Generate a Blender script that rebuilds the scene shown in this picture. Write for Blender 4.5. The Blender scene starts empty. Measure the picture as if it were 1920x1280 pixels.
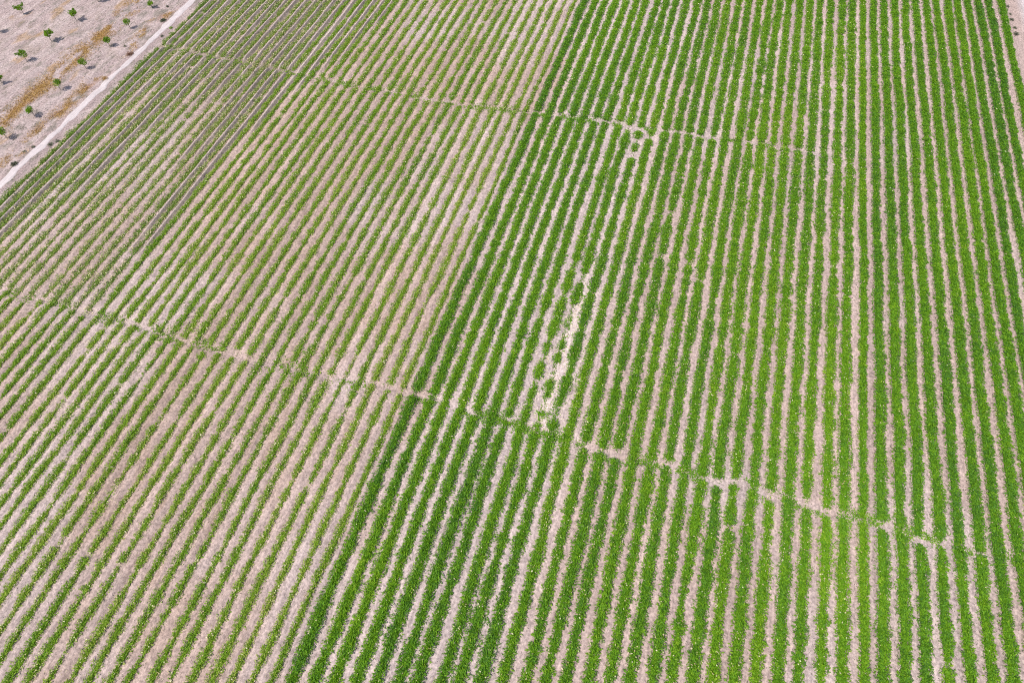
import bpy, math
import numpy as np
from mathutils import Matrix, Vector

rng = np.random.default_rng(7)
scene = bpy.context.scene
C = scene.collection

# ------------------------------------------------------------------ camera
R = np.array([[0.9581621045466131, 0.2232109790715173, -0.17917098044253704],
              [0.28506055864292285, -0.8006057386947021, 0.5270397794050228],
              [-0.025804249979219766, -0.5560641239920492, -0.8307387258891721]])
CAM = np.array([12.495792, 0.0, 36.083293 + 0.14])
FPX = 1215.0


def project(P):
    q = (np.asarray(P, float) - CAM) @ R
    return 960 + FPX * q[..., 0] / q[..., 2], 640 + FPX * q[..., 1] / q[..., 2]


cam_d = bpy.data.cameras.new('camera')
cam = bpy.data.objects.new('camera', cam_d)
C.objects.link(cam)
cam_d.sensor_width = 36.0
cam_d.lens = FPX / 1920 * 36
cam_d.clip_end = 3000
M = Matrix.Identity(4)
for r in range(3):
    M[r][0] = R[r, 0]
    M[r][1] = -R[r, 1]
    M[r][2] = -R[r, 2]
    M[r][3] = CAM[r]
cam.matrix_world = M
scene.camera = cam


# ------------------------------------------------------------------ noise
def hash2(ix, iy, seed):
    h = (ix.astype(np.int64) * 374761393 + iy.astype(np.int64) * 668265263 + seed * 974634777) & 0xFFFFFFFF
    h = ((h ^ (h >> 13)) * 1274126177) & 0xFFFFFFFF
    return ((h ^ (h >> 16)) & 0xFFFFFF) / float(0xFFFFFF)


def vnoise(x, y, seed=0):
    x, y = np.broadcast_arrays(np.asarray(x, float), np.asarray(y, float))
    ix, iy = np.floor(x), np.floor(y)
    fx, fy = x - ix, y - iy
    fx, fy = fx * fx * (3 - 2 * fx), fy * fy * (3 - 2 * fy)
    ix, iy = ix.astype(np.int64), iy.astype(np.int64)
    a, b = hash2(ix, iy, seed), hash2(ix + 1, iy, seed)
    c, d = hash2(ix, iy + 1, seed), hash2(ix + 1, iy + 1, seed)
    return (a + (b - a) * fx) * (1 - fy) + (c + (d - c) * fx) * fy


def fbm(x, y, seed=0, o=4):
    s, a, t = 0, 0.5, 0
    for k in range(o):
        s = s + a * vnoise(x * 2 ** k, y * 2 ** k, seed + k * 17)
        t += a
        a *= 0.55
    return s / t


def sstep(a, b, x):
    t = np.clip((x - a) / (b - a), 0, 1)
    return t * t * (3 - 2 * t)


# ------------------------------------------------------------------ mesh helpers
def mesh_from(name, verts, faces, attrs=None, corner=None):
    """verts (n,3), faces (m,k) equal-length faces; attrs: name -> per-vertex float or colour"""
    me = bpy.data.meshes.new(name)
    verts = np.ascontiguousarray(verts, np.float32)
    faces = np.ascontiguousarray(faces, np.int32)
    n, m, k = len(verts), len(faces), faces.shape[1]
    me.vertices.add(n)
    me.vertices.foreach_set('co', verts.ravel())
    me.loops.add(m * k)
    me.loops.foreach_set('vertex_index', faces.ravel())
    me.polygons.add(m)
    me.polygons.foreach_set('loop_start', np.arange(0, m * k, k, dtype=np.int32))
    for an, av in (attrs or {}).items():
        av = np.asarray(av, np.float32)
        if av.ndim == 1:
            at = me.attributes.new(an, 'FLOAT', 'POINT')
            at.data.foreach_set('value', av)
        else:
            at = me.attributes.new(an, 'FLOAT_COLOR', 'POINT')
            at.data.foreach_set('color', np.concatenate([av, np.ones((len(av), 1), np.float32)], 1).ravel())
    me.update()
    return me


def link(name, me, mat, parent=None, kind=None):
    o = bpy.data.objects.new(name, me)
    me.materials.append(mat)
    C.objects.link(o)
    if parent is not None:
        o.parent = parent
    if kind:
        o['kind'] = kind
    return o


def empty(name, loc, label, cat, group=None):
    o = bpy.data.objects.new(name, None)
    C.objects.link(o)
    o.location = loc
    o.empty_display_size = 0.2
    o['label'], o['category'] = label, cat
    if group:
        o['group'] = group
    return o


def tag(o, label, cat, group=None):
    o['label'], o['category'] = label, cat
    if group:
        o['group'] = group


def leaves(base, direc, length, width, tone, droop=0.25):
    """rhombic leaves, folded slightly; base (n,3), direc (n,3) unit"""
    n = len(base)
    rnd = rng.normal(size=(n, 3))
    side = np.cross(direc, rnd)
    side /= np.linalg.norm(side, axis=1, keepdims=True) + 1e-9
    L, W = length[:, None], width[:, None]
    mid = base + direc * L * 0.5
    tip = base + direc * L
    tip[:, 2] -= droop * length
    v = np.stack([base, mid + side * W * 0.5, tip, mid - side * W * 0.5], 1).reshape(-1, 3)
    f = np.arange(4 * n).reshape(n, 4)
    return v, f, np.repeat(tone, 4)


def join(parts):
    vs, fs, ts, k = [], [], [], 0
    for v, f, t in parts:
        vs.append(v)
        fs.append(f + k)
        ts.append(t)
        k += len(v)
    return np.concatenate(vs), np.concatenate(fs), np.concatenate(ts)


# ------------------------------------------------------------------ materials
def new_mat(name):
    m = bpy.data.materials.new(name)
    m.use_nodes = True
    nt = m.node_tree
    for n in list(nt.nodes):
        nt.nodes.remove(n)
    return m, nt, nt.nodes.new('ShaderNodeOutputMaterial')


def leaf_mat(name, stops, transl=0.3, rough=0.55):
    m, nt, out = new_mat(name)
    N, L = nt.nodes, nt.links
    at = N.new('ShaderNodeAttribute')
    at.attribute_name = 'tone'
    ramp = N.new('ShaderNodeValToRGB')
    els = ramp.color_ramp.elements
    while len(els) < len(stops):
        els.new(0.5)
    for e, (p, c) in zip(els, stops):
        e.position, e.color = p, (*c, 1)
    L.new(at.outputs['Fac'], ramp.inputs[0])
    bs = N.new('ShaderNodeBsdfPrincipled')
    bs.inputs['Roughness'].default_value = rough
    bs.inputs['Specular IOR Level'].default_value = 0.15
    L.new(ramp.outputs[0], bs.inputs['Base Color'])
    tr = N.new('ShaderNodeBsdfTranslucent')
    hs = N.new('ShaderNodeHueSaturation')
    hs.inputs['Hue'].default_value = 0.485
    hs.inputs['Value'].default_value = 1.25
    L.new(ramp.outputs[0], hs.inputs['Color'])
    L.new(hs.outputs[0], tr.inputs['Color'])
    mx = N.new('ShaderNodeMixShader')
    mx.inputs[0].default_value = transl
    L.new(bs.outputs[0], mx.inputs[1])
    L.new(tr.outputs[0], mx.inputs[2])
    L.new(mx.outputs[0], out.inputs['Surface'])
    return m


MAT_DENSE = leaf_mat('crop_leaves', [(0.0, (0.080, 0.205, 0.034)), (0.35, (0.140, 0.320, 0.020)),
                                     (0.7, (0.215, 0.405, 0.016)), (1.0, (0.350, 0.480, 0.050))], 0.38)
MAT_THIN = leaf_mat('young_crop_leaves', [(0.0, (0.105, 0.225, 0.032)), (0.4, (0.180, 0.345, 0.022)),
                                          (0.75, (0.270, 0.410, 0.036)), (1.0, (0.430, 0.470, 0.120))], 0.34)
MAT_DUSTY = leaf_mat('dusty_crop_leaves', [(0.0, (0.120, 0.205, 0.045)), (0.4, (0.200, 0.310, 0.048)),
                                           (0.75, (0.285, 0.370, 0.075)), (1.0, (0.430, 0.440, 0.165))], 0.30)
MAT_DRY = leaf_mat('dry_leaf_flecks', [(0.0, (0.36, 0.27, 0.13)), (0.5, (0.56, 0.50, 0.26)), (1.0, (0.72, 0.67, 0.45))], 0.2, 0.8)
MAT_WEED = leaf_mat('weed_leaves', [(0.0, (0.060, 0.055, 0.048)), (0.5, (0.135, 0.150, 0.095)), (1.0, (0.22, 0.25, 0.14))], 0.2, 0.7)
MAT_RUST = leaf_mat('rusty_dry_shrub', [(0.0, (0.13, 0.07, 0.045)), (0.5, (0.23, 0.12, 0.075)), (1.0, (0.33, 0.20, 0.12))], 0.15, 0.8)
MAT_STRAW = leaf_mat('dry_grass', [(0.0, (0.26, 0.14, 0.04)), (0.5, (0.48, 0.30, 0.09)), (1.0, (0.66, 0.48, 0.20))], 0.2, 0.8)
MAT_TREE = leaf_mat('tree_leaves', [(0.0, (0.055, 0.15, 0.014)), (0.5, (0.15, 0.31, 0.014)), (1.0, (0.34, 0.46, 0.035))], 0.38, 0.45)


def bark_mat():
    m, nt, out = new_mat('bark')
    N, L = nt.nodes, nt.links
    no = N.new('ShaderNodeTexNoise')
    no.inputs['Scale'].default_value = 30
    rp = N.new('ShaderNodeValToRGB')
    rp.color_ramp.elements[0].color = (0.16, 0.12, 0.09, 1)
    rp.color_ramp.elements[1].color = (0.34, 0.29, 0.25, 1)
    bs = N.new('ShaderNodeBsdfPrincipled')
    bs.inputs['Roughness'].default_value = 0.9
    L.new(no.outputs[0], rp.inputs[0])
    L.new(rp.outputs[0], bs.inputs['Base Color'])
    L.new(bs.outputs[0], out.inputs['Surface'])
    return m


MAT_BARK = bark_mat()


def soil_mat(name, amp=0.28, bump=0.5):
    m, nt, out = new_mat(name)
    N, L = nt.nodes, nt.links
    tc = N.new('ShaderNodeTexCoord')
    at = N.new('ShaderNodeAttribute')
    at.attribute_name = 'soil'
    n1 = N.new('ShaderNodeTexNoise')
    n1.inputs['Scale'].default_value = 6.5
    n1.inputs['Detail'].default_value = 5
    n1.inputs['Roughness'].default_value = 0.7
    n2 = N.new('ShaderNodeTexNoise')
    n2.inputs['Scale'].default_value = 1.3
    n2.inputs['Detail'].default_value = 3
    vo = N.new('ShaderNodeTexVoronoi')
    vo.inputs['Scale'].default_value = 5.0
    for n in (n1, n2, vo):
        L.new(tc.outputs['Object'], n.inputs['Vector'])

    def mrange(src, a, b, c, d):
        r = N.new('ShaderNodeMapRange')
        for k, v in zip(('From Min', 'From Max', 'To Min', 'To Max'), (a, b, c, d)):
            r.inputs[k].default_value = v
        L.new(src, r.inputs['Value'])
        return r.outputs[0]

    def mul(a, b):
        k = N.new('ShaderNodeMath')
        k.operation = 'MULTIPLY'
        L.new(a, k.inputs[0])
        L.new(b, k.inputs[1])
        return k.outputs[0]
    mp = N.new('ShaderNodeMapping')
    mp.inputs['Scale'].default_value = (9.0, 0.7, 1.0)
    n3 = N.new('ShaderNodeTexNoise')
    n3.inputs['Scale'].default_value = 1.0
    n3.inputs['Detail'].default_value = 4
    L.new(tc.outputs['Object'], mp.inputs['Vector'])
    L.new(mp.outputs[0], n3.inputs['Vector'])
    f = mul(mrange(n1.outputs[0], 0.36, 0.64, 1 - amp, 1 + amp), mrange(n2.outputs[0], 0.3, 0.7, 0.93, 1.07))
    f = mul(f, mrange(vo.outputs['Distance'], 0.0, 0.16, 0.62, 1.0))
    f = mul(f, mrange(n3.outputs[0], 0.3, 0.7, 0.86, 1.14))
    vm = N.new('ShaderNodeVectorMath')
    vm.operation = 'SCALE'
    L.new(at.outputs['Color'], vm.inputs[0])
    L.new(f, vm.inputs['Scale'])
    bs = N.new('ShaderNodeBsdfPrincipled')
    bs.inputs['Roughness'].default_value = 0.95
    bs.inputs['Specular IOR Level'].default_value = 0.15
    L.new(vm.outputs[0], bs.inputs['Base Color'])
    bp = N.new('ShaderNodeBump')
    bp.inputs['Strength'].default_value = bump
    bp.inputs['Distance'].default_value = 0.06
    L.new(n1.outputs[0], bp.inputs['Height'])
    L.new(bp.outputs[0], bs.inputs['Normal'])
    L.new(bs.outputs[0], out.inputs['Surface'])
    return m


MAT_SOIL = soil_mat('field_soil', 0.36, 1.0)
MAT_PATH = soil_mat('path_dust', 0.10, 0.3)

# ------------------------------------------------------------------ layout data
FIRST, LAST, EDGE, NARROW = -39, 40, 0, 27
OFF = dict(zip(range(-39, 41), [0.1, 0.06, -0.04, 0.08, 0.03, -0.02, 0.04, -0.01, -0.07, -0.08, 0.06, -0.01, 0.01, -0.03, -0.09,
      -0.03, 0.09, 0.07, 0.05, -0.05, -0.08, -0.05, -0.1, -0.09, -0.07, 0.02, 0, -0.03, 0.04, 0.01, 0.04, -0.02, -0.01, -0.07,
      -0.01, 0.03, -0.03, -0.02, -0.04, -0.11, -0.03, -0.03, 0, 0.01, 0.06, 0, 0.1, 0.01, -0.03, 0.02, 0.1, 0.09, 0.08, 0.06,
      0.1, 0.05, 0.12, 0.06, 0.01, 0, -0.02, -0.02, -0.01, -0.03, 0.04, -0.01, 0.03, 0, 0, -0.01, 0, 0.02, 0.02, 0, 0.02,
      -0.05, -0.1, -0.06, -0.13, 0.05]))


def rowx(i):
    return i + OFF.get(int(i), 0.0)


def track_low(x):
    return np.interp(x, [-45, -31, -21, -12, -8, -2, 3, 8, 12, 17, 22, 27, 35, 50],
                     [17.5, 17.3, 17.2, 16.9, 17.1, 17.4, 17.2, 17.1, 16.7, 16.9, 16.8, 16.7, 16.6, 16.4])


def track_up(x):
    return np.interp(x, [-45, -39, -33, -28, -20, -12, -7, -2, 6, 9, 14, 18, 50],
                     [47.6, 47.4, 47.1, 46.9, 46.4, 46.2, 46.1, 46.5, 47.0, 46.9, 47.3, 47.4, 47.6])


# smooth steep ridges left by the furrower: furrow f lies between rows f and f+1, ridge present beyond Y0
RIDGE_Y0 = {-39: 22, -38: 4, -37: 6, -36: 42, -35: 27, -34: 27, -33: 38, -32: 43, -31: 41, -30: 42, -29: 40, -28: 34,
            -27: 36, -26: 26, -25: 23, -24: 38, -23: 45, -22: 48, -21: 51, -20: 57, -19: 61}


# ------------------------------------------------------------------ ground
def build_ground():
    S = np.array([0, .10, .20, .28, .34, .39, .44, .49, .54, .58, .63, .68, .73, .88])
    xs = [np.array([-400, -250, -160, -110, -90, -80, -74]), np.arange(-70, -40.05, 0.16)]
    xs.append(np.array([-40 + s for s in (.0, .14, .28, .42, .56, .7, .84)]))
    for i in range(-39, 41):
        a, b = rowx(i), rowx(i + 1)
        xs.append(a + (b - a) * S)
    xs.append(np.arange(41.05, 50, 0.2))
    xs.append(np.array([54, 62, 75, 100, 160, 250, 400]))
    X = np.unique(np.round(np.concatenate(xs), 4))
    Y = np.concatenate([[-400, -250, -150, -80, -45, -28, -20, -15, -12], np.arange(-10, 84, 0.2), [86, 90, 98, 115, 150, 230, 400]])
    gx, gy = np.meshgrid(X, Y)
    z = np.zeros_like(gx)
    fine = (gx > -70) & (gx < 50) & (gy > -10) & (gy < 84)
    field = sstep(-39.6, -39.2, gx) * (1 - sstep(40.4, 40.9, gx))
    # clods
    cl = fbm(gx * 2.6, gy * 2.2, 5, 3) - 0.5
    z += cl * np.where(fine, 0.055, 0) * (0.55 + 0.45 * field)
    # row-wise relief
    rx = np.array([rowx(i) for i in range(-40, 43)])
    k = np.clip(np.searchsorted(rx, gx.ravel(), 'right') - 1, 0, len(rx) - 2).reshape(gx.shape)
    s = (gx - rx[k]) / (rx[k + 1] - rx[k])
    fi = k - 40
    tl, tu = track_low(gx), track_up(gx)
    trk = np.exp(-((gy - tl) / 0.38) ** 2)
    trk2 = np.exp(-((gy - tu) / 0.30) ** 2)
    y0 = np.full(gx.shape, 1e3)
    for f, v in RIDGE_Y0.items():
        y0[fi == f] = v
    wob = 2.5 * (vnoise(fi * 3.7, gy * 0.35, 8) - 0.5)
    amt = sstep(-2.5, 2.5, gy - y0 + wob * 2) * field
    sw = s + 0.05 * (vnoise(fi * 9.1, gy * 0.8, 31) - 0.5)
    prof = sstep(.36, .46, sw) * (1 - np.clip((sw - .545) / (.73 - .545), 0, 1))
    H = 0.20 * (0.75 + 0.5 * vnoise(fi * 5.3, gy * 0.22, 44)) * amt
    mild = 0.5 - 0.5 * np.cos(2 * np.pi * s)
    z += H * prof * (1 - 0.9 * trk) * (1 - 0.75 * trk2)
    z += field * (1 - amt) * mild * np.where(gx < -0.5, 0.10, 0.05) * (1 - trk) * (1 - trk2)
    z = np.where((amt > 0.5), z * 1.0 - cl * 0.035 * amt, z)
    # wheel ruts
    z -= field * (0.04 * trk + 0.03 * trk2)
    # faint ruts in the orchard, along the rows
    orch = (gx < -41.0) & fine
    z += np.where(orch, 0.045 * np.sin(gx * 4.1 + 1.2 * fbm(gx * 0.3, gy * 0.15, 3, 2)) * vnoise(gx * 0.8, gy * 0.2, 12), 0)
    z = np.where(fine, z, 0)
    # ---------------- base colours, with ridge shade and crest light painted in
    pink = np.array([0.430, 0.332, 0.302])
    white = np.array([0.468, 0.388, 0.374])
    tan = np.array([0.395, 0.292, 0.245])
    grey = np.array([0.315, 0.258, 0.218])
    orchc = np.array([0.385, 0.305, 0.295])
    dry = np.array([0.370, 0.225, 0.085])
    red = np.array([0.330, 0.215, 0.175])
    col = np.broadcast_to(pink, gx.shape + (3,)).copy()

    def mix(c, w):
        nonlocal col
        col = col + (c - col) * np.clip(w, 0, 1)[..., None]
    big = fbm(gx * 0.09, gy * 0.07, 21, 4)
    mix(tan, sstep(-34, -18, gx) * (1 - sstep(-2, 2, gx)) * (0.2 + 0.55 * sstep(0.44, 0.72, big)))
    mix(tan, 0.85 * sstep(0.50, 0.70, fbm(gx * 1.6, gy * 0.45, 77, 3)) * sstep(-40, -20, gx) * (1 - sstep(0.5, 4, gx)))
    mix(white, sstep(0.5, 3, gx) * (1 - sstep(8.5, 12, gx)) * 0.9)
    mix(white, sstep(0.45, 0.75, fbm(gx * 0.2, gy * 0.12, 41, 3)) * 0.7)
    mix(white * 1.2, 0.9 * np.exp(-((gx - 8.3 - 0.06 * (gy - 23)) / 0.62) ** 2) * sstep(15.5, 18, gy) * (1 - sstep(27, 31, gy)))
    mix(grey, amt * (0.15 + 0.8 * sstep(.51, .57, sw)))  # ridge soil slightly greyer; shade of the falling slope painted into the colour
    mix(white * 1.08, amt * 0.8 * sstep(.38, .44, sw) * (1 - sstep(.52, .56, sw)))  # sunlit look of the ridge crest painted in as paler soil
    mix(grey * 0.92, field * np.where(gx < -22, 0.8 * trk2, 0.25 * trk2))
    mix(white * 1.04, field * np.where(gx < 0, 0.15, 0.35) * trk * sstep(.35, .6, vnoise(gx * 1.1, gy * 1.5, 63)))
    mix(white * 1.04, field * 0.55 * trk2 * (gx > -20) * sstep(.35, .6, vnoise(gx * 1.1, gy * 1.5, 65)))
    o = sstep(-41.6, -41.2, -0 * gx + gx)
    mix(orchc, (gx < -39.4) * 1.0)
    mix(orchc * 0.88, (gx > -40.3) * (gx < -39.2) * 1.0)
    lines = fbm(gx * 2.2, gy * 0.16, 61, 3)
    mix(white * 1.02, (gx < -41.2) * 0.6 * sstep(0.5, 0.66, lines))
    mix(grey, (gx < -41.2) * 0.5 * sstep(0.56, 0.75, fbm(gx * 1.9, gy * 1.3, 66, 3)))
    olive = np.array([0.235, 0.205, 0.178])
    mix(olive, (gx < -39.25) * 0.9 * sstep(0.54, 0.70, fbm(gx * 2.3, gy * 1.3, 71, 3)) * sstep(0.3, 0.6, fbm(gx * 0.35, gy * 0.2, 73, 3) + 0.25 * (gx > -48)))
    mix(white * 1.06, (gx < -39.25) * 0.5 * sstep(0.56, 0.7, fbm(gx * 1.8, gy * 0.8, 75, 3)))
    p = fbm(gx * 0.8, gy * 0.42, 91, 4)
    b1 = np.exp(-((gx + 46.1) / 0.75) ** 2)
    b2 = np.exp(-((gx + 41.9) / 0.7) ** 2)
    mix(dry, (gx < -41.0) * b1 * sstep(0.40, 0.66, p) * 0.75)
    mix(dry * 0.95, (gx < -41.0) * b2 * sstep(0.47, 0.68, p) * 0.65)
    mix(red, (gx < -41.0) * b2 * sstep(0.52, 0.68, fbm(gx * 1.0, gy * 0.5, 131, 3)) * 0.7)
    mix(dry, (gx < -44) * sstep(0.66, 0.78, p) * 0.5)
    mix(np.array([0.50, 0.45, 0.455]), sstep(41.4, 42.3, gx) * 0.9)
    fur = hash2(fi, fi * 0 + 11, 71) - 0.5 + 0.9 * (vnoise(fi * 7.3, gy * 0.09, 73) - 0.5)
    col = col * (1 + field * 0.16 * fur)[..., None]
    v = np.stack([gx, gy, z], -1).reshape(-1, 3)
    nx, ny = len(X), len(Y)
    a = (np.arange(ny - 1)[:, None] * nx + np.arange(nx - 1)[None, :]).ravel()
    faces = np.stack([a, a + 1, a + 1 + nx, a + nx], 1)
    me = mesh_from('ground', v, faces, {'soil': (col * np.array([0.925, 0.897, 0.872])).reshape(-1, 3)})
    me.polygons.foreach_set('use_smooth', np.ones(len(faces), bool))
    link('ground', me, MAT_SOIL, kind='structure')
    return X, Y, z


GX, GY, GZ = build_ground()


def ground_z(x, y):
    x, y = np.asarray(x, float), np.asarray(y, float)
    i = np.clip(np.searchsorted(GX, x) - 1, 0, len(GX) - 2)
    j = np.clip(np.searchsorted(GY, y) - 1, 0, len(GY) - 2)
    fx = (x - GX[i]) / (GX[i + 1] - GX[i])
    fy = (y - GY[j]) / (GY[j + 1] - GY[j])
    return (GZ[j, i] * (1 - fx) + GZ[j, i + 1] * fx) * (1 - fy) + (GZ[j + 1, i] * (1 - fx) + GZ[j + 1, i + 1] * fx) * fy


def strip(name, xc, half, y0, y1, wob, seed, colour):
    """a dusty track laid on the ground, uneven edges, following the ground's relief"""
    ys = np.arange(y0, y1, 0.2)
    n = 9
    l = xc - half + wob * (fbm(ys * 0.7, ys * 0 + 1, seed, 3) - 0.5) * 2
    r = xc + half + wob * (fbm(ys * 0.7, ys * 0 + 7, seed + 3, 3) - 0.5) * 2
    t = np.linspace(0, 1, n)
    gx = l[:, None] + (r - l)[:, None] * t[None]
    gy = np.broadcast_to(ys[:, None], gx.shape)
    gz = ground_z(gx, gy)
    lift = np.full(n, 0.03)
    lift[0] = lift[-1] = -0.03
    v = np.stack([gx, gy, gz + lift[None]], -1).reshape(-1, 3)
    a = (np.arange(len(ys) - 1)[:, None] * n + np.arange(n - 1)[None]).ravel()
    f = np.stack([a, a + 1, a + 1 + n, a + n], 1)
    c = np.array(colour)[None] * (0.93 + 0.14 * fbm(gx.ravel() * 2.5, gy.ravel() * 0.5, seed + 9, 3))[:, None]
    me = mesh_from(name, v, f, {'soil': c})
    me.polygons.foreach_set('use_smooth', np.ones(len(f), bool))
    return link(name, me, MAT_PATH, kind='structure')


strip('dirt_path', -40.5, 0.36, 15, 84, 0.27, 3, (0.51, 0.445, 0.435))
strip('dirt_road', 43.6, 1.5, 55, 84, 0.25, 13, (0.46, 0.395, 0.395))

# ------------------------------------------------------------------ crop rows
#   (row, Y, half length, how much stays)
GAPS = [(8, 25.9, 1.3, .15), (9, 25.2, .7, .5), (8, 23.6, 1.2, .45), (8, 21.6, 1.0, .25), (9, 21.8, .8, .45), (8, 19.2, .9, .3), (7, 22.8, 1.5, .5),
        (7, 19.6, 1.2, .5), (9, 19.3, .7, .5), (9, 18.3, .6, .3), (8, 17.8, .8, .3), (7, 27.4, .6, .35), (7, 30.5, .5, .3), (8, 29.5, .5, .3), (9, 43.4, .45, .0),
        (9, 45.2, .5, .2), (8, 46.0, .7, .3), (10, 45.9, .5, .3), (13, 37.6, .35, .4), (13, 33.0, .4, .4), (15, 33.0, .35, .3), (15, 30.0, .3, .5),
        (16, 31.5, .3, .5), (6, 25.6, .5, .5), (9, 59.5, .3, .5), (10, 61, .3, .5), (0, 11.6, .4, .55), (0, 5.0, .35, .6), (0, 8.2, .35, .6),
        (22, 10.2, .2, .5), (22, 6.8, .2, .5), (25, 9.7, .2, .5), (31, 10.2, .25, .5), (17, 8.5, .2, .5), (14, 6.3, .2, .5), (20, 14.2, .25, .5)]


def cover(i, y):
    """how much of the row's width is grown over at y (0..1)"""
    x = rowx(i)
    c = np.ones_like(y)
    dl, du = np.abs(y - track_low(x)), np.abs(y - track_up(x))
    jl, ju = rng.uniform(-0.22, 0.12), rng.uniform(-0.18, 0.12)
    if i < -8 and i > -34:
        jl += 0.10
    if i >= 9:
        jl += 0.10
    if rng.random() < 0.16:
        jl -= 0.35
    if 0 <= i <= 22:
        ju += 0.10
    fl = np.clip(sstep(jl, jl + 0.3, dl + 0.55 * (vnoise(y * 3, i * 7.7, 19) - 0.5)), 0, 1)
    fu = np.clip(sstep(ju, ju + 0.25, du + 0.5 * (vnoise(y * 3, i * 5.7, 29) - 0.5)), 0, 1)
    if i > 15:
        fu = 1 - (1 - fu) * (0.7 if i < 26 else 0.25)
    c = c * fl * fu
    if i < 0:
        low = np.where(y < track_low(x), 0.10, 0.0) + (0.06 if i < -20 else 0)
        c = c * (1 - 0.42 * sstep(0.74 - low, 0.95 - low, vnoise(y * 1.4, i * 6.3 + .5, 411)))
    for (r, gy, hl, keep) in GAPS:
        if r == i:
            c = c * (keep + (1 - keep) * sstep(hl * 0.35, hl * 1.5, np.abs(y - gy) + 0.9 * hl * (vnoise(y * 2.7, i * 4.7 + .5, 425) - 0.5)))
    # what is left of a thinned place stands as separate plants
    return np.clip(0.62 * c + 0.38 * sstep(-0.25, 0.25, c - 0.9 * vnoise(y * 2.2, i * 3.1 + .5, 421) * (1 - sstep(.85, 1, c))), 0, 1)


def row_style(i, far=True):
    """half width, height, clumpiness, leaves per metre, tone bias, dry flecks per metre"""
    if i >= 0:
        hw, h, cl, dens, tb, dry = 0.25, 0.28, 0.36, 500, 0.07, 3.0
        if i == 0:
            hw, h, cl, tb = 0.28, 0.36, 0.55, -0.02
        elif i in (6, 7, 8, 9):
            hw, cl, dry = 0.26, 0.5, 7.0
        elif i <= 5:
            hw = 0.268
        elif 10 <= i <= 26:
            hw, cl, dry = 0.255, 0.48, 13.0
        if i in (17, 18, 20, 22, 24):
            hw, cl = 0.24, 0.6
        if i == NARROW:
            hw = 0.19
        if i > 27:
            h, tb, cl, dry = 0.38, -0.04, 0.26, 2.0
        return hw, h, cl, dens, tb, dry
    hw, h, cl, dens, tb, dry = 0.20, 0.20, 0.85, 320, 0.20, 26.0
    if i == -1:
        hw = 0.15
    if i in (-2, -3):
        hw = 0.18
    if i < -24 and far:
        hw, cl, tb, dry, dens, h = 0.25, 0.75, 0.12, 55.0, 230, 0.15
    if i == -39:
        hw, tb, dry, h = 0.27, -0.05, 14, 0.24
    if i in (-38,):
        tb, dry = 0.0, 22
    return hw, h, cl, dens, tb, dry


def half_width(i, y, hw, cl):
    n1 = vnoise(y * 1.9, i * 13.3 + 0.5, 101) - 0.5
    n2 = vnoise(y * 0.45, i * 3.3 + 0.5, 103) - 0.5
    n3 = vnoise(y * 6.5, i * 17.3 + 0.5, 107) - 0.5
    return hw * np.clip(1 + cl * (1.1 * n1 + 0.9 * n2) + 0.55 * n3, 0.05, 1.5)


def centre(i, y):
    return rowx(i) + 0.07 * (vnoise(y * 0.22, i * 2.1, 55) - 0.5) * 2 + 0.07 * (vnoise(y * 1.1, i * 4.1, 57) - 0.5)


def visible_range(i):
    ys = np.arange(-9.8, 83.5, 0.5)
    px, py = project(np.stack([np.full_like(ys, rowx(i)), ys, np.zeros_like(ys)], 1))
    ok = (px > -110) & (px < 2030) & (py > -70) & (py < 1390)
    return (ys[ok].min(), ys[ok].max()) if ok.any() else None


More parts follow.
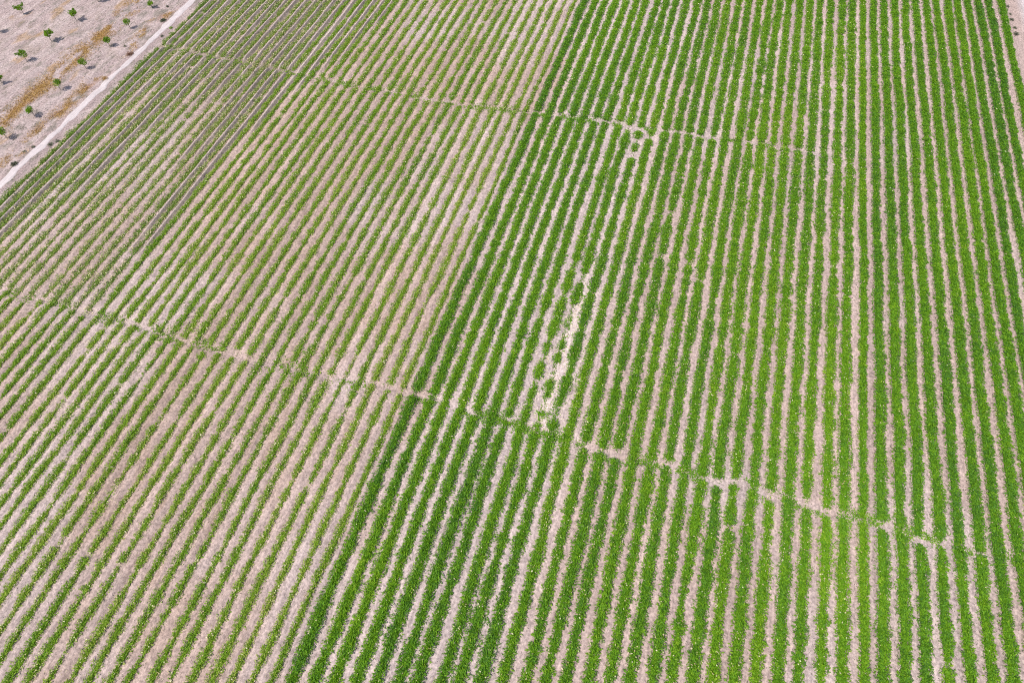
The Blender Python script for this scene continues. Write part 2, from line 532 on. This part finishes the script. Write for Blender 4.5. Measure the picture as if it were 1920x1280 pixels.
def stretch_mesh(i, ya, yb):
    hw, h, cl, dens, tb, dry = row_style(i, yb > track_low(rowx(i)) + 1)
    parts = []
    # --- the leafy body of the row: a lumpy hump
    ys = np.arange(ya, yb, 0.16)
    if len(ys) < 3:
        return None, None
    cov = cover(i, ys)
    w = half_width(i, ys, hw, cl) * (0.5 + 0.5 * sstep(0.2, 0.95, cov))
    cx = centre(i, ys)
    ww = w * (0.66 if i >= 0 else 0.5) * sstep(0.15, 0.7, cov)
    zz = h * (0.72 + 0.5 * (vnoise(ys * 1.7, i * 8.8, 141) - 0.5) + 0.35 * (vnoise(ys * 4.1, i * 3.8, 143) - 0.5)) * sstep(0.05, 0.6, cov) * np.clip(w / hw, 0.45, 1.15)
    prof = np.array([[-1, -0.05], [-0.86, 0.35], [-0.45, 0.62], [0, 0.68], [0.45, 0.62], [0.86, 0.35], [1, -0.05]])
    m = len(prof)
    jx = 1 + 0.28 * (rng.random((len(ys), m)) - 0.5)
    jz = 1 + 0.5 * (rng.random((len(ys), m)) - 0.5)
    vx = cx[:, None] + ww[:, None] * prof[None, :, 0] * jx
    vz0 = zz[:, None] * prof[None, :, 1] * jz
    vy = np.broadcast_to(ys[:, None], vx.shape) + 0.10 * (rng.random(vx.shape) - 0.5)
    vz = ground_z(vx, vy) + vz0
    v = np.stack([vx, vy, vz], -1).reshape(-1, 3)
    a = (np.arange(len(ys) - 1)[:, None] * m + np.arange(m - 1)[None]).ravel()
    f = np.stack([a, a + 1, a + 1 + m, a + m], 1)
    keep = np.repeat((ww[:-1] > 0.03) & (ww[1:] > 0.03), m - 1)
    f = f[keep]
    big = 0.36 * (fbm(ys * 0.16, ys * 0 + i * 0.37, 151, 3) - 0.5) + 0.2 * (vnoise(ys * 0.05, i * 0.9, 161) - 0.5)
    hue = 0.10 * (hash2(np.array([i]), np.array([3]), 5)[0] - 0.5)
    t = np.repeat(0.30 + tb + big + hue, m) + 0.35 * (rng.random(len(v)) - 0.5)
    if len(f):
        parts.append((v, f, t))
    # --- leaves
    n = int(dens * (yb - ya))
    y = rng.uniform(ya, yb, n)
    cv = cover_at(i, y, ys, cov)
    wl = half_width(i, y, hw, cl) * (0.5 + 0.5 * sstep(0.2, 0.95, cv))
    side = np.clip(rng.normal(0, 0.56, n), -1.12, 1.12)
    ok = rng.random(n) < cv * np.clip(wl / hw, 0.3, 1.0) + 0.02
    y, wl, side, cv = y[ok], wl[ok], side[ok], cv[ok]
    n = len(y)
    x = centre(i, y) + side * wl
    hz = np.interp(y, ys, zz)
    top = np.sqrt(np.clip(1 - (side / 1.22) ** 2, 0, 1))
    zb = ground_z(x, y) + hz * top * rng.uniform(0.45, 1.0, n)
    az = rng.uniform(0, 2 * np.pi, n)
    dx = 0.8 * np.cos(az) + 0.75 * side
    dy = np.sin(az)
    dz = rng.uniform(0.05, 0.9, n)
    d = np.stack([dx, dy, dz], 1)
    d /= np.linalg.norm(d, axis=1, keepdims=True)
    k = 1.0 if i >= 0 else 0.85
    ln = rng.uniform(0.10, 0.22, n) * k
    wd = ln * rng.uniform(0.20, 0.38, n)
    bigl = np.interp(y, ys, big)
    tone = 0.40 + tb + bigl + hue + 0.35 * (vnoise(x * 5.5, y * 5.5, 181) - 0.5) + rng.normal(0, 0.16, n)
    parts.append(leaves(np.stack([x, y, zb], 1), d, ln, wd, tone))
    V, F, T = join(parts)
    me = mesh_from('foliage', V, F, {'tone': np.clip(T, 0, 1)})
    # --- dry flecks on and beside the leaves
    nd = int(dry * (yb - ya))
    dme = None
    if nd > 4:
        y = rng.uniform(ya, yb, nd)
        ok = rng.random(nd) < 0.25 + 1.1 * (vnoise(y * 0.6, i * 0.7, 171) - 0.2)
        y = y[ok]
        nd = len(y)
        wl = half_width(i, y, hw, cl)
        side = rng.uniform(-1.25, 1.25, nd) if i < 0 else rng.uniform(-1.05, 1.05, nd)
        x = centre(i, y) + side * wl
        z = ground_z(x, y) + np.interp(y, ys, zz) * np.sqrt(np.clip(1 - (side / 1.2) ** 2, 0, 1)) * 1.12 + 0.025
        az = rng.uniform(0, 2 * np.pi, nd)
        d = np.stack([np.cos(az), np.sin(az), rng.uniform(0.0, 0.5, nd)], 1)
        d /= np.linalg.norm(d, axis=1, keepdims=True)
        ln = rng.uniform(0.05, 0.13, nd) * (1.15 if i < -24 else 1.0)
        V, F, T = leaves(np.stack([x, y, z], 1), d, ln, ln * rng.uniform(0.35, 0.7, nd), rng.uniform(0, 1, nd), 0.1)
        dme = mesh_from('dry_leaves', V, F, {'tone': T})
    return me, dme


def cover_at(i, y, ys, cov):
    return np.interp(y, ys, cov)


ORD = ('zeroth first second third fourth fifth sixth seventh eighth ninth tenth eleventh twelfth thirteenth fourteenth fifteenth '
       'sixteenth seventeenth eighteenth nineteenth twentieth').split()


def row_label(i):
    if i == -39:
        return 'outermost thin crop row, bordering the pale dirt path beside the orchard'
    if i <= -20:
        k = i + 40
        look = 'sparse olive crop row between grey-shaded soil ridges' if i <= -25 else 'thin broken crop row on pale soil'
        return f'{look}, {ORD[k]} from the pale dirt path'
    if i <= -1:
        if i == -1:
            return 'thinnest yellow-green crop row, right against the dark edge of the thick rows'
        return f'thin yellow-green crop row, {ORD[-i]} out from the edge of the thick rows'
    if i == 0:
        return 'dark patchy bushy crop row forming the edge of the thick rows, bordering thin rows'
    if i <= 18:
        look = 'thick green crop row broken by bare whitish gaps' if i in (7, 8, 9) else 'thick bright green crop row'
        return f'{look}, {ORD[i + 1]} in from the thin rows'
    if i < NARROW:
        return f'thick green crop row, {ORD[NARROW - i]} from the narrow straight row, toward the thin rows'
    if i == NARROW:
        return 'narrow straight crop row with wider bare soil strips on both its sides'
    if i <= 33:
        return f'thick even crop row, {ORD[i - NARROW]} past the narrow straight row, toward the bare ground'
    if i == LAST:
        return 'last thick crop row, bordering the bare weedy ground in the far corner'
    return f'thick tall crop row, {ORD[LAST + 1 - i]} in from the bare weedy ground'


for i in range(FIRST, LAST + 1):
    vr = visible_range(i)
    if vr is None:
        continue
    ya, yb = vr
    x = rowx(i)
    root = empty('crop_row', (x, ya, 0), row_label(i), 'crop row',
                 'thick crop rows' if i >= 0 else 'thin crop rows')
    root['kind'] = 'thing'
    cuts = [ya] + [t for t in (float(track_low(x)), float(track_up(x))) if ya + 1 < t < yb - 1] + [yb]
    mat = MAT_DENSE if i >= 0 else (MAT_DUSTY if i <= -25 else MAT_THIN)
    for a, b in zip(cuts[:-1], cuts[1:]):
        me, dme = stretch_mesh(i, a, b)
        if me is None:
            continue
        m_ = MAT_THIN if i < 0 and b < track_low(x) + 1 else mat
        fo = link('foliage', me, m_, root)
        fo.matrix_parent_inverse = Matrix.Translation((-x, -ya, 0))
        if dme is not None:
            link('dry_leaves', dme, MAT_DRY, fo)

# ------------------------------------------------------------------ uncountable ground cover
def scatter(name, x, y, per, ln, tone, mat, spread=0.08, up=(0.2, 0.9), wide=(0.35, 0.6), z0=0.0):
    n = len(x)
    bx = np.repeat(x, per) + rng.normal(0, spread, n * per)
    by = np.repeat(y, per) + rng.normal(0, spread, n * per)
    bz = ground_z(bx, by) + z0
    az = rng.uniform(0, 2 * np.pi, n * per)
    d = np.stack([np.cos(az), np.sin(az), rng.uniform(*up, n * per)], 1)
    d /= np.linalg.norm(d, axis=1, keepdims=True)
    L = rng.uniform(*ln, n * per)
    V, F, T = leaves(np.stack([bx, by, bz], 1), d, L, L * rng.uniform(*wide, n * per), np.clip(np.repeat(tone, per) + rng.normal(0, .15, n * per), 0, 1))
    me = mesh_from(name, V, F, {'tone': T})
    return link(name, me, mat, kind='stuff')


# plants smeared along the two wheel tracks
def track_cover(name, fn, width, n, x0, x1, mat, seed, thr):
    x = rng.uniform(x0, x1, n)
    y = fn(x) + rng.normal(0, width, n)
    keep = vnoise(x * 1.3, y * 1.6, seed) > thr
    x, y = x[keep], y[keep]
    return scatter(name, x, y, 5, (0.07, 0.16), rng.uniform(0.2, 0.7, len(x)), mat, 0.07)


track_cover('track_undergrowth', track_low, 0.26, 4200, 0, 40, MAT_DENSE, 201, 0.48)
track_cover('track_undergrowth', track_low, 0.30, 1900, -38, 0, MAT_THIN, 203, 0.56)
track_cover('track_undergrowth', track_up, 0.2, 1100, 0, 20, MAT_DENSE, 205, 0.52)
track_cover('track_undergrowth', track_up, 0.24, 1800, -39, 0, MAT_THIN, 207, 0.52)

# little weeds and dead stalks between the thick rows
n = 34000
x = rng.uniform(0.2, 41.6, n)
y = rng.uniform(-6, 80, n)
keep = rng.random(n) < (0.25 + 0.75 * sstep(20, 38, x)) * (0.3 + 0.9 * vnoise(x * 0.4, y * 0.25, 231))
keep &= (np.abs(x - np.round(x)) > 0.26)
x, y = x[keep], y[keep]
scatter('small_weeds', x, y, 3, (0.04, 0.10), rng.uniform(0, 0.45, len(x)), MAT_WEED, 0.03)
n = 9000
x = np.round(rng.uniform(22, 40.4, n)) - rng.uniform(0.28, 0.42, n)  # dark weeds along one row edge, also standing in for shade under leaves
y = rng.uniform(0, 80, n)
keep = rng.random(n) < vnoise(x * 0.6, y * 0.8, 235) * sstep(22, 32, x)
scatter('small_weeds', x[keep], y[keep], 3, (0.05, 0.10), rng.uniform(0, 0.4, keep.sum()), MAT_WEED, 0.04)
n = 26000
x = rng.uniform(-39, 0, n)
y = rng.uniform(-6, 80, n)
keep = rng.random(n) < 0.6 * vnoise(x * 0.4, y * 0.25, 233)
scatter('small_weeds', x[keep], y[keep], 2, (0.03, 0.08), rng.uniform(0, 0.6, keep.sum()), MAT_WEED, 0.03, (0.1, 0.7), (0.4, 0.8))

# dead straw lying on the soil of the thin rows and along the thick rows
n = 90000
x = rng.uniform(-39, 30, n)
y = rng.uniform(-6, 80, n)
keep = rng.random(n) < np.where(x < 0, 0.3 + 0.9 * vnoise(x * 0.2, y * 0.12, 241), 0.25)
scatter('straw', x[keep], y[keep], 1, (0.05, 0.14), rng.uniform(0, 1, keep.sum()), MAT_DRY, 0.03, (0.0, 0.25), (0.12, 0.3), 0.012)

n = 2600
x = rng.normal(8.2, 0.9, n)
y = rng.uniform(16.5, 29, n)
keep = rng.random(n) < 0.2 + 0.8 * vnoise(x * 1.5, y * 0.8, 245)
scatter('straw', x[keep], y[keep], 1, (0.06, 0.14), rng.uniform(0.5, 1, keep.sum()), MAT_DRY, 0.05, (0.0, 0.4), (0.3, 0.6), 0.02)
n = 1700
x = rng.normal(8.2, 0.8, n)
y = rng.uniform(16.5, 29, n)
keep = vnoise(x * 1.4, y * 1.3, 247) > 0.72
scatter('track_undergrowth', x[keep], y[keep], 5, (0.07, 0.15), rng.uniform(0.2, 0.6, keep.sum()), MAT_DENSE, 0.07)

# dry grass of the orchard
n = 26000
x = np.where(rng.random(n) < 0.62, rng.normal(-46.1, 0.6, n), rng.normal(-41.95, 0.42, n))
y = rng.uniform(24, 66, n)
p = fbm(x * 0.8, y * 0.42, 91, 4)
keep = (p + 0.16 * (rng.random(n) - 0.5) > np.where(x < -44, 0.49, 0.55)) & (x < -41.05)
scatter('dry_grass', x[keep], y[keep], 3, (0.07, 0.2), rng.uniform(0, 0.9, keep.sum()), MAT_STRAW, 0.07, (0.1, 0.9), (0.1, 0.25))
n = 15000
x = rng.uniform(-64, -39.3, n)
y = rng.uniform(22, 68, n)
keep = (np.abs(x + 40.5) > 0.5) & (rng.random(n) < 0.1 + 0.9 * vnoise(x * 0.7, y * 0.4, 261) * (0.45 + 0.55 * (x > -48)))
scatter('small_weeds', x[keep], y[keep], 3, (0.04, 0.10), rng.uniform(0, 0.5, keep.sum()), MAT_WEED, 0.04)


# ------------------------------------------------------------------ young orchard trees
def tube(path, radii, k=7):
    path = np.asarray(path, float)
    vs = []
    for p, r in zip(path, radii):
        for q in range(k):
            a = 2 * np.pi * q / k
            vs.append((p[0] + r * math.cos(a), p[1] + r * math.sin(a), p[2]))
    fs = []
    for s in range(len(path) - 1):
        for q in range(k):
            fs.append((s * k + q, s * k + (q + 1) % k, (s + 1) * k + (q + 1) % k, (s + 1) * k + q))
    return np.array(vs), np.array(fs)


def join2(ps):
    vs, fs, k = [], [], 0
    for v, f in ps:
        vs.append(v)
        fs.append(f + k)
        k += len(v)
    return np.concatenate(vs), np.concatenate(fs)


def young_tree(x, y, rad, zc, squash, shoots, label):
    z = float(ground_z(x, y))
    root = empty('young_tree', (x, y, z), label, 'tree', 'young orchard trees')
    bend = rng.normal(0, 0.03, 2)
    top = np.array([bend[0], bend[1], zc - rad * 0.25])
    segs = [tube([(0, 0, -0.06), (bend[0] * .3, bend[1] * .3, top[2] * .5), tuple(top)], [0.034, 0.026, 0.02])]
    for q in range(5):
        a = q * 2 * np.pi / 5 + rng.uniform(-.4, .4)
        e = top + np.array([math.cos(a) * rad * .6, math.sin(a) * rad * .6, rad * rng.uniform(.3, .75)])
        segs.append(tube([tuple(top - np.array([0, 0, .05])), tuple((top + e) / 2 + np.array([0, 0, .03])), tuple(e)], [0.014, 0.011, 0.005], 5))
    v, f = join2(segs)
    me = mesh_from('trunk', v, f)
    link('trunk', me, MAT_BARK, root)
    # crown: leaf clusters on lumps of unequal size
    pts, nrm = [], []
    lumps = [(np.array([bend[0], bend[1], zc]), rad * 0.72)]
    for q in range(7):
        a = rng.uniform(0, 2 * np.pi)
        e = rng.uniform(-.5, .9)
        c = np.array([math.cos(a) * math.cos(e), math.sin(a) * math.cos(e), math.sin(e) * squash]) * rad * rng.uniform(.45, .68)
        lumps.append((lumps[0][0] + c, rad * rng.uniform(.28, .42)))
    for q in range(shoots):
        a = rng.uniform(0, 2 * np.pi)
        for s in np.linspace(.7, 1.35, 4):
            lumps.append((lumps[0][0] + np.array([math.cos(a), math.sin(a), rng.uniform(.1, .5)]) * rad * s, rad * .13))
    for c, r in lumps:
        m = int(30 + 900 * (r / 0.45) ** 2 * 0.42)
        d = rng.normal(size=(m, 3))
        d /= np.linalg.norm(d, axis=1, keepdims=True)
        rr = r * rng.uniform(0.55, 1.0, m) ** 0.6
        p = d * rr[:, None]
        p[:, 2] *= squash
        pts.append(c + p)
        nrm.append(d)
    P, D = np.concatenate(pts), np.concatenate(nrm)
    dd = D + rng.normal(0, .55, D.shape)
    dd /= np.linalg.norm(dd, axis=1, keepdims=True)
    ln = rng.uniform(.06, .12, len(P))
    tone = np.clip(0.45 + 0.35 * (vnoise(P[:, 0] * 5 + x, P[:, 1] * 5 + P[:, 2] * 4, 301) - .5) + rng.normal(0, .2, len(P)), 0, 1)
    V, F, T = leaves(P, dd, ln, ln * rng.uniform(.45, .7, len(P)), tone, .15)
    link('crown', mesh_from('crown', V, F, {'tone': T}), MAT_TREE, root)


TREES = [
    (-43.9, 53.3, .34, .50, .95, 1, 'smallest young tree of the row by the path, farthest along it'),
    (-43.9, 49.4, .40, .72, 1.05, 0, 'egg-shaped young tree by the path, behind the broad olive weed'),
    (-43.9, 46.0, .45, .72, .8, 0, 'wide flat-crowned young tree beside the rusty shrub at the path'),
    (-43.8, 42.2, .41, .78, 1.1, 0, 'round compact young tree beside the orange dry grass, fourth along the path row'),
    (-44.0, 38.7, .46, .76, .75, 0, 'broad oval young tree with smooth crown, third along the path row'),
    (-43.9, 34.9, .42, .72, .9, 1, 'young tree with thin sliver of shadow, second along the path row'),
    (-44.1, 31.6, .48, .80, .9, 0, 'young tree at the picture edge nearest the pale dirt path'),
    (-50.3, 38.2, .36, .60, .9, 3, 'ragged sparse young tree at the left picture edge, second tree row'),
    (-50.4, 41.8, .46, .80, .9, 2, 'full young tree with ragged top, second in the second tree row'),
    (-50.3, 45.3, .42, .80, .9, 5, 'spiky young tree with star-like shoots, middle of the second tree row'),
    (-50.3, 49.2, .46, .78, .85, 3, 'wide spreading young tree, fourth in the second tree row'),
    (-50.3, 52.9, .44, .80, .9, 2, 'young tree cut off by the top picture edge, only shadow clear'),
    (-56.7, 48.9, .40, .72, .85, 3, 'small young tree nearest the top left picture corner'),
    (-56.7, 45.4, .42, .75, .9, 2, 'young tree past the left picture edge, only its shadow clear'),
]
for t in TREES:
    young_tree(t[0], t[1], t[2] * 0.9, *t[3:])


# ------------------------------------------------------------------ single weeds and shrubs
def tuft(name, x, y, r, h, n, mat, label, cat, group=None):
    z = float(ground_z(x, y))
    n = int(n * 1.3)
    d = rng.normal(size=(n, 3))
    d[:, 2] = np.abs(d[:, 2]) * 0.9 + 0.15
    d /= np.linalg.norm(d, axis=1, keepdims=True)
    lob = 0.85 + 0.25 * vnoise(np.arctan2(d[:, 1], d[:, 0]) * 1.6 + 10 * x, d[:, 2] * 2, 401)
    p = d * (rng.random(n) ** 0.8 * lob)[:, None] * np.array([r, r, h]) * 0.8
    ln = rng.uniform(.06, .13, n)
    dd = d + rng.normal(0, .4, d.shape)
    dd /= np.linalg.norm(dd, axis=1, keepdims=True)
    V, F, T = leaves(p, dd, ln, ln * rng.uniform(.25, .5, n), np.clip(rng.normal(.5, .25, n), 0, 1), .15)
    o = link(name, mesh_from(name, V, F, {'tone': T}), mat)
    o.location = (x, y, z)
    tag(o, label, cat, group)


tuft('weed', -39.75, 31.85, .30, .22, 130, MAT_WEED, 'grey-green weed clump on the verge between path and field, near side', 'weed')
tuft('weed', -39.35, 32.35, .24, .20, 90, MAT_WEED, 'smaller grey-green weed close beside the outermost crop row', 'weed')
tuft('weed', -41.05, 28.9, .36, .3, 330, MAT_WEED, 'big grey-green weed on the orchard side of the path, at lowest visible end', 'weed')
tuft('weed', -41.35, 30.5, .22, .16, 60, MAT_WEED, 'faint dusty weed near the path, lower of a close pair', 'weed')
tuft('weed', -41.0, 31.2, .2, .16, 60, MAT_WEED, 'faint dusty weed near the path, upper of a close pair', 'weed')
tuft('shrub', -41.0, 41.3, .34, .26, 170, MAT_STRAW, 'olive-tan dry bush leaning over the edge of the pale path', 'shrub')
tuft('shrub', -41.05, 45.3, .46, .3, 280, MAT_RUST, 'rusty brown dry shrub at the edge of the pale path', 'shrub')
tuft('weed', -41.3, 51.4, .42, .24, 420, MAT_WEED, 'broad low olive weed patch against the far stretch of the path', 'weed')
tuft('weed', -39.7, 50.4, .2, .2, 90, MAT_THIN, 'small fresh green weed on the verge between path and field', 'weed')
tuft('weed', -39.75, 48.9, .17, .16, 70, MAT_WEED, 'small dark weed on the verge just below the fresh green one', 'weed')
tuft('weed', -42.4, 53.9, .2, .2, 70, MAT_WEED, 'dark upright weed between smallest young tree and far end of path', 'weed')
tuft('weed', -42.4, 46.4, .17, .18, 60, MAT_WEED, 'dark weed standing alone between flat-crowned tree and rusty shrub', 'weed')
tuft('weed', 40.85, 69.5, .36, .26, 190, MAT_WEED, 'largest grey-green weed beside the last crop row on bare ground', 'weed')
tuft('weed', 40.9, 70.6, .22, .2, 90, MAT_WEED, 'middle-sized weed just beyond the largest one on bare ground', 'weed')
tuft('weed', 40.75, 72.0, .24, .22, 100, MAT_WEED, 'round weed third from the far end of the bare ground strip', 'weed')
tuft('weed', 40.75, 73.0, .18, .16, 60, MAT_WEED, 'thin dark weed second from the far end of the bare ground strip', 'weed')
tuft('weed', 40.65, 74.4, .24, .2, 90, MAT_WEED, 'weed at the very far end of the bare ground strip', 'weed')

# ------------------------------------------------------------------ light
to_sun = Vector((-0.33, -0.375, 0.866)).normalized()
sd = bpy.data.lights.new('sun', 'SUN')
sd.energy = 4.3
sd.angle = math.radians(0.53)
sd.color = (1.0, 0.955, 0.90)
so = bpy.data.objects.new('sun', sd)
C.objects.link(so)
so.rotation_euler = to_sun.to_track_quat('Z', 'Y').to_euler()
so.location = (0, 0, 60)
w = bpy.data.worlds.new('World')
scene.world = w
w.use_nodes = True
nt = w.node_tree
bg = nt.nodes['Background']
sky = nt.nodes.new('ShaderNodeTexSky')
sky.sky_type = 'NISHITA'
sky.sun_disc = False
sky.sun_elevation = math.asin(to_sun.z)
sky.sun_rotation = math.atan2(to_sun.x, to_sun.y)
sky.air_density = 1.0
sky.dust_density = 2.0
nt.links.new(sky.outputs[0], bg.inputs['Color'])
bg.inputs['Strength'].default_value = 0.15

vs = scene.view_settings
vs.view_transform = 'Standard'
vs.look = 'None'
vs.exposure = 0.08
vs.gamma = 1.0
vs.use_curve_mapping = False
scene.render.film_transparent = False
scene.cycles.max_bounces = 6
scene.cycles.use_denoising = False
scene.cycles.filter_width = 1.1
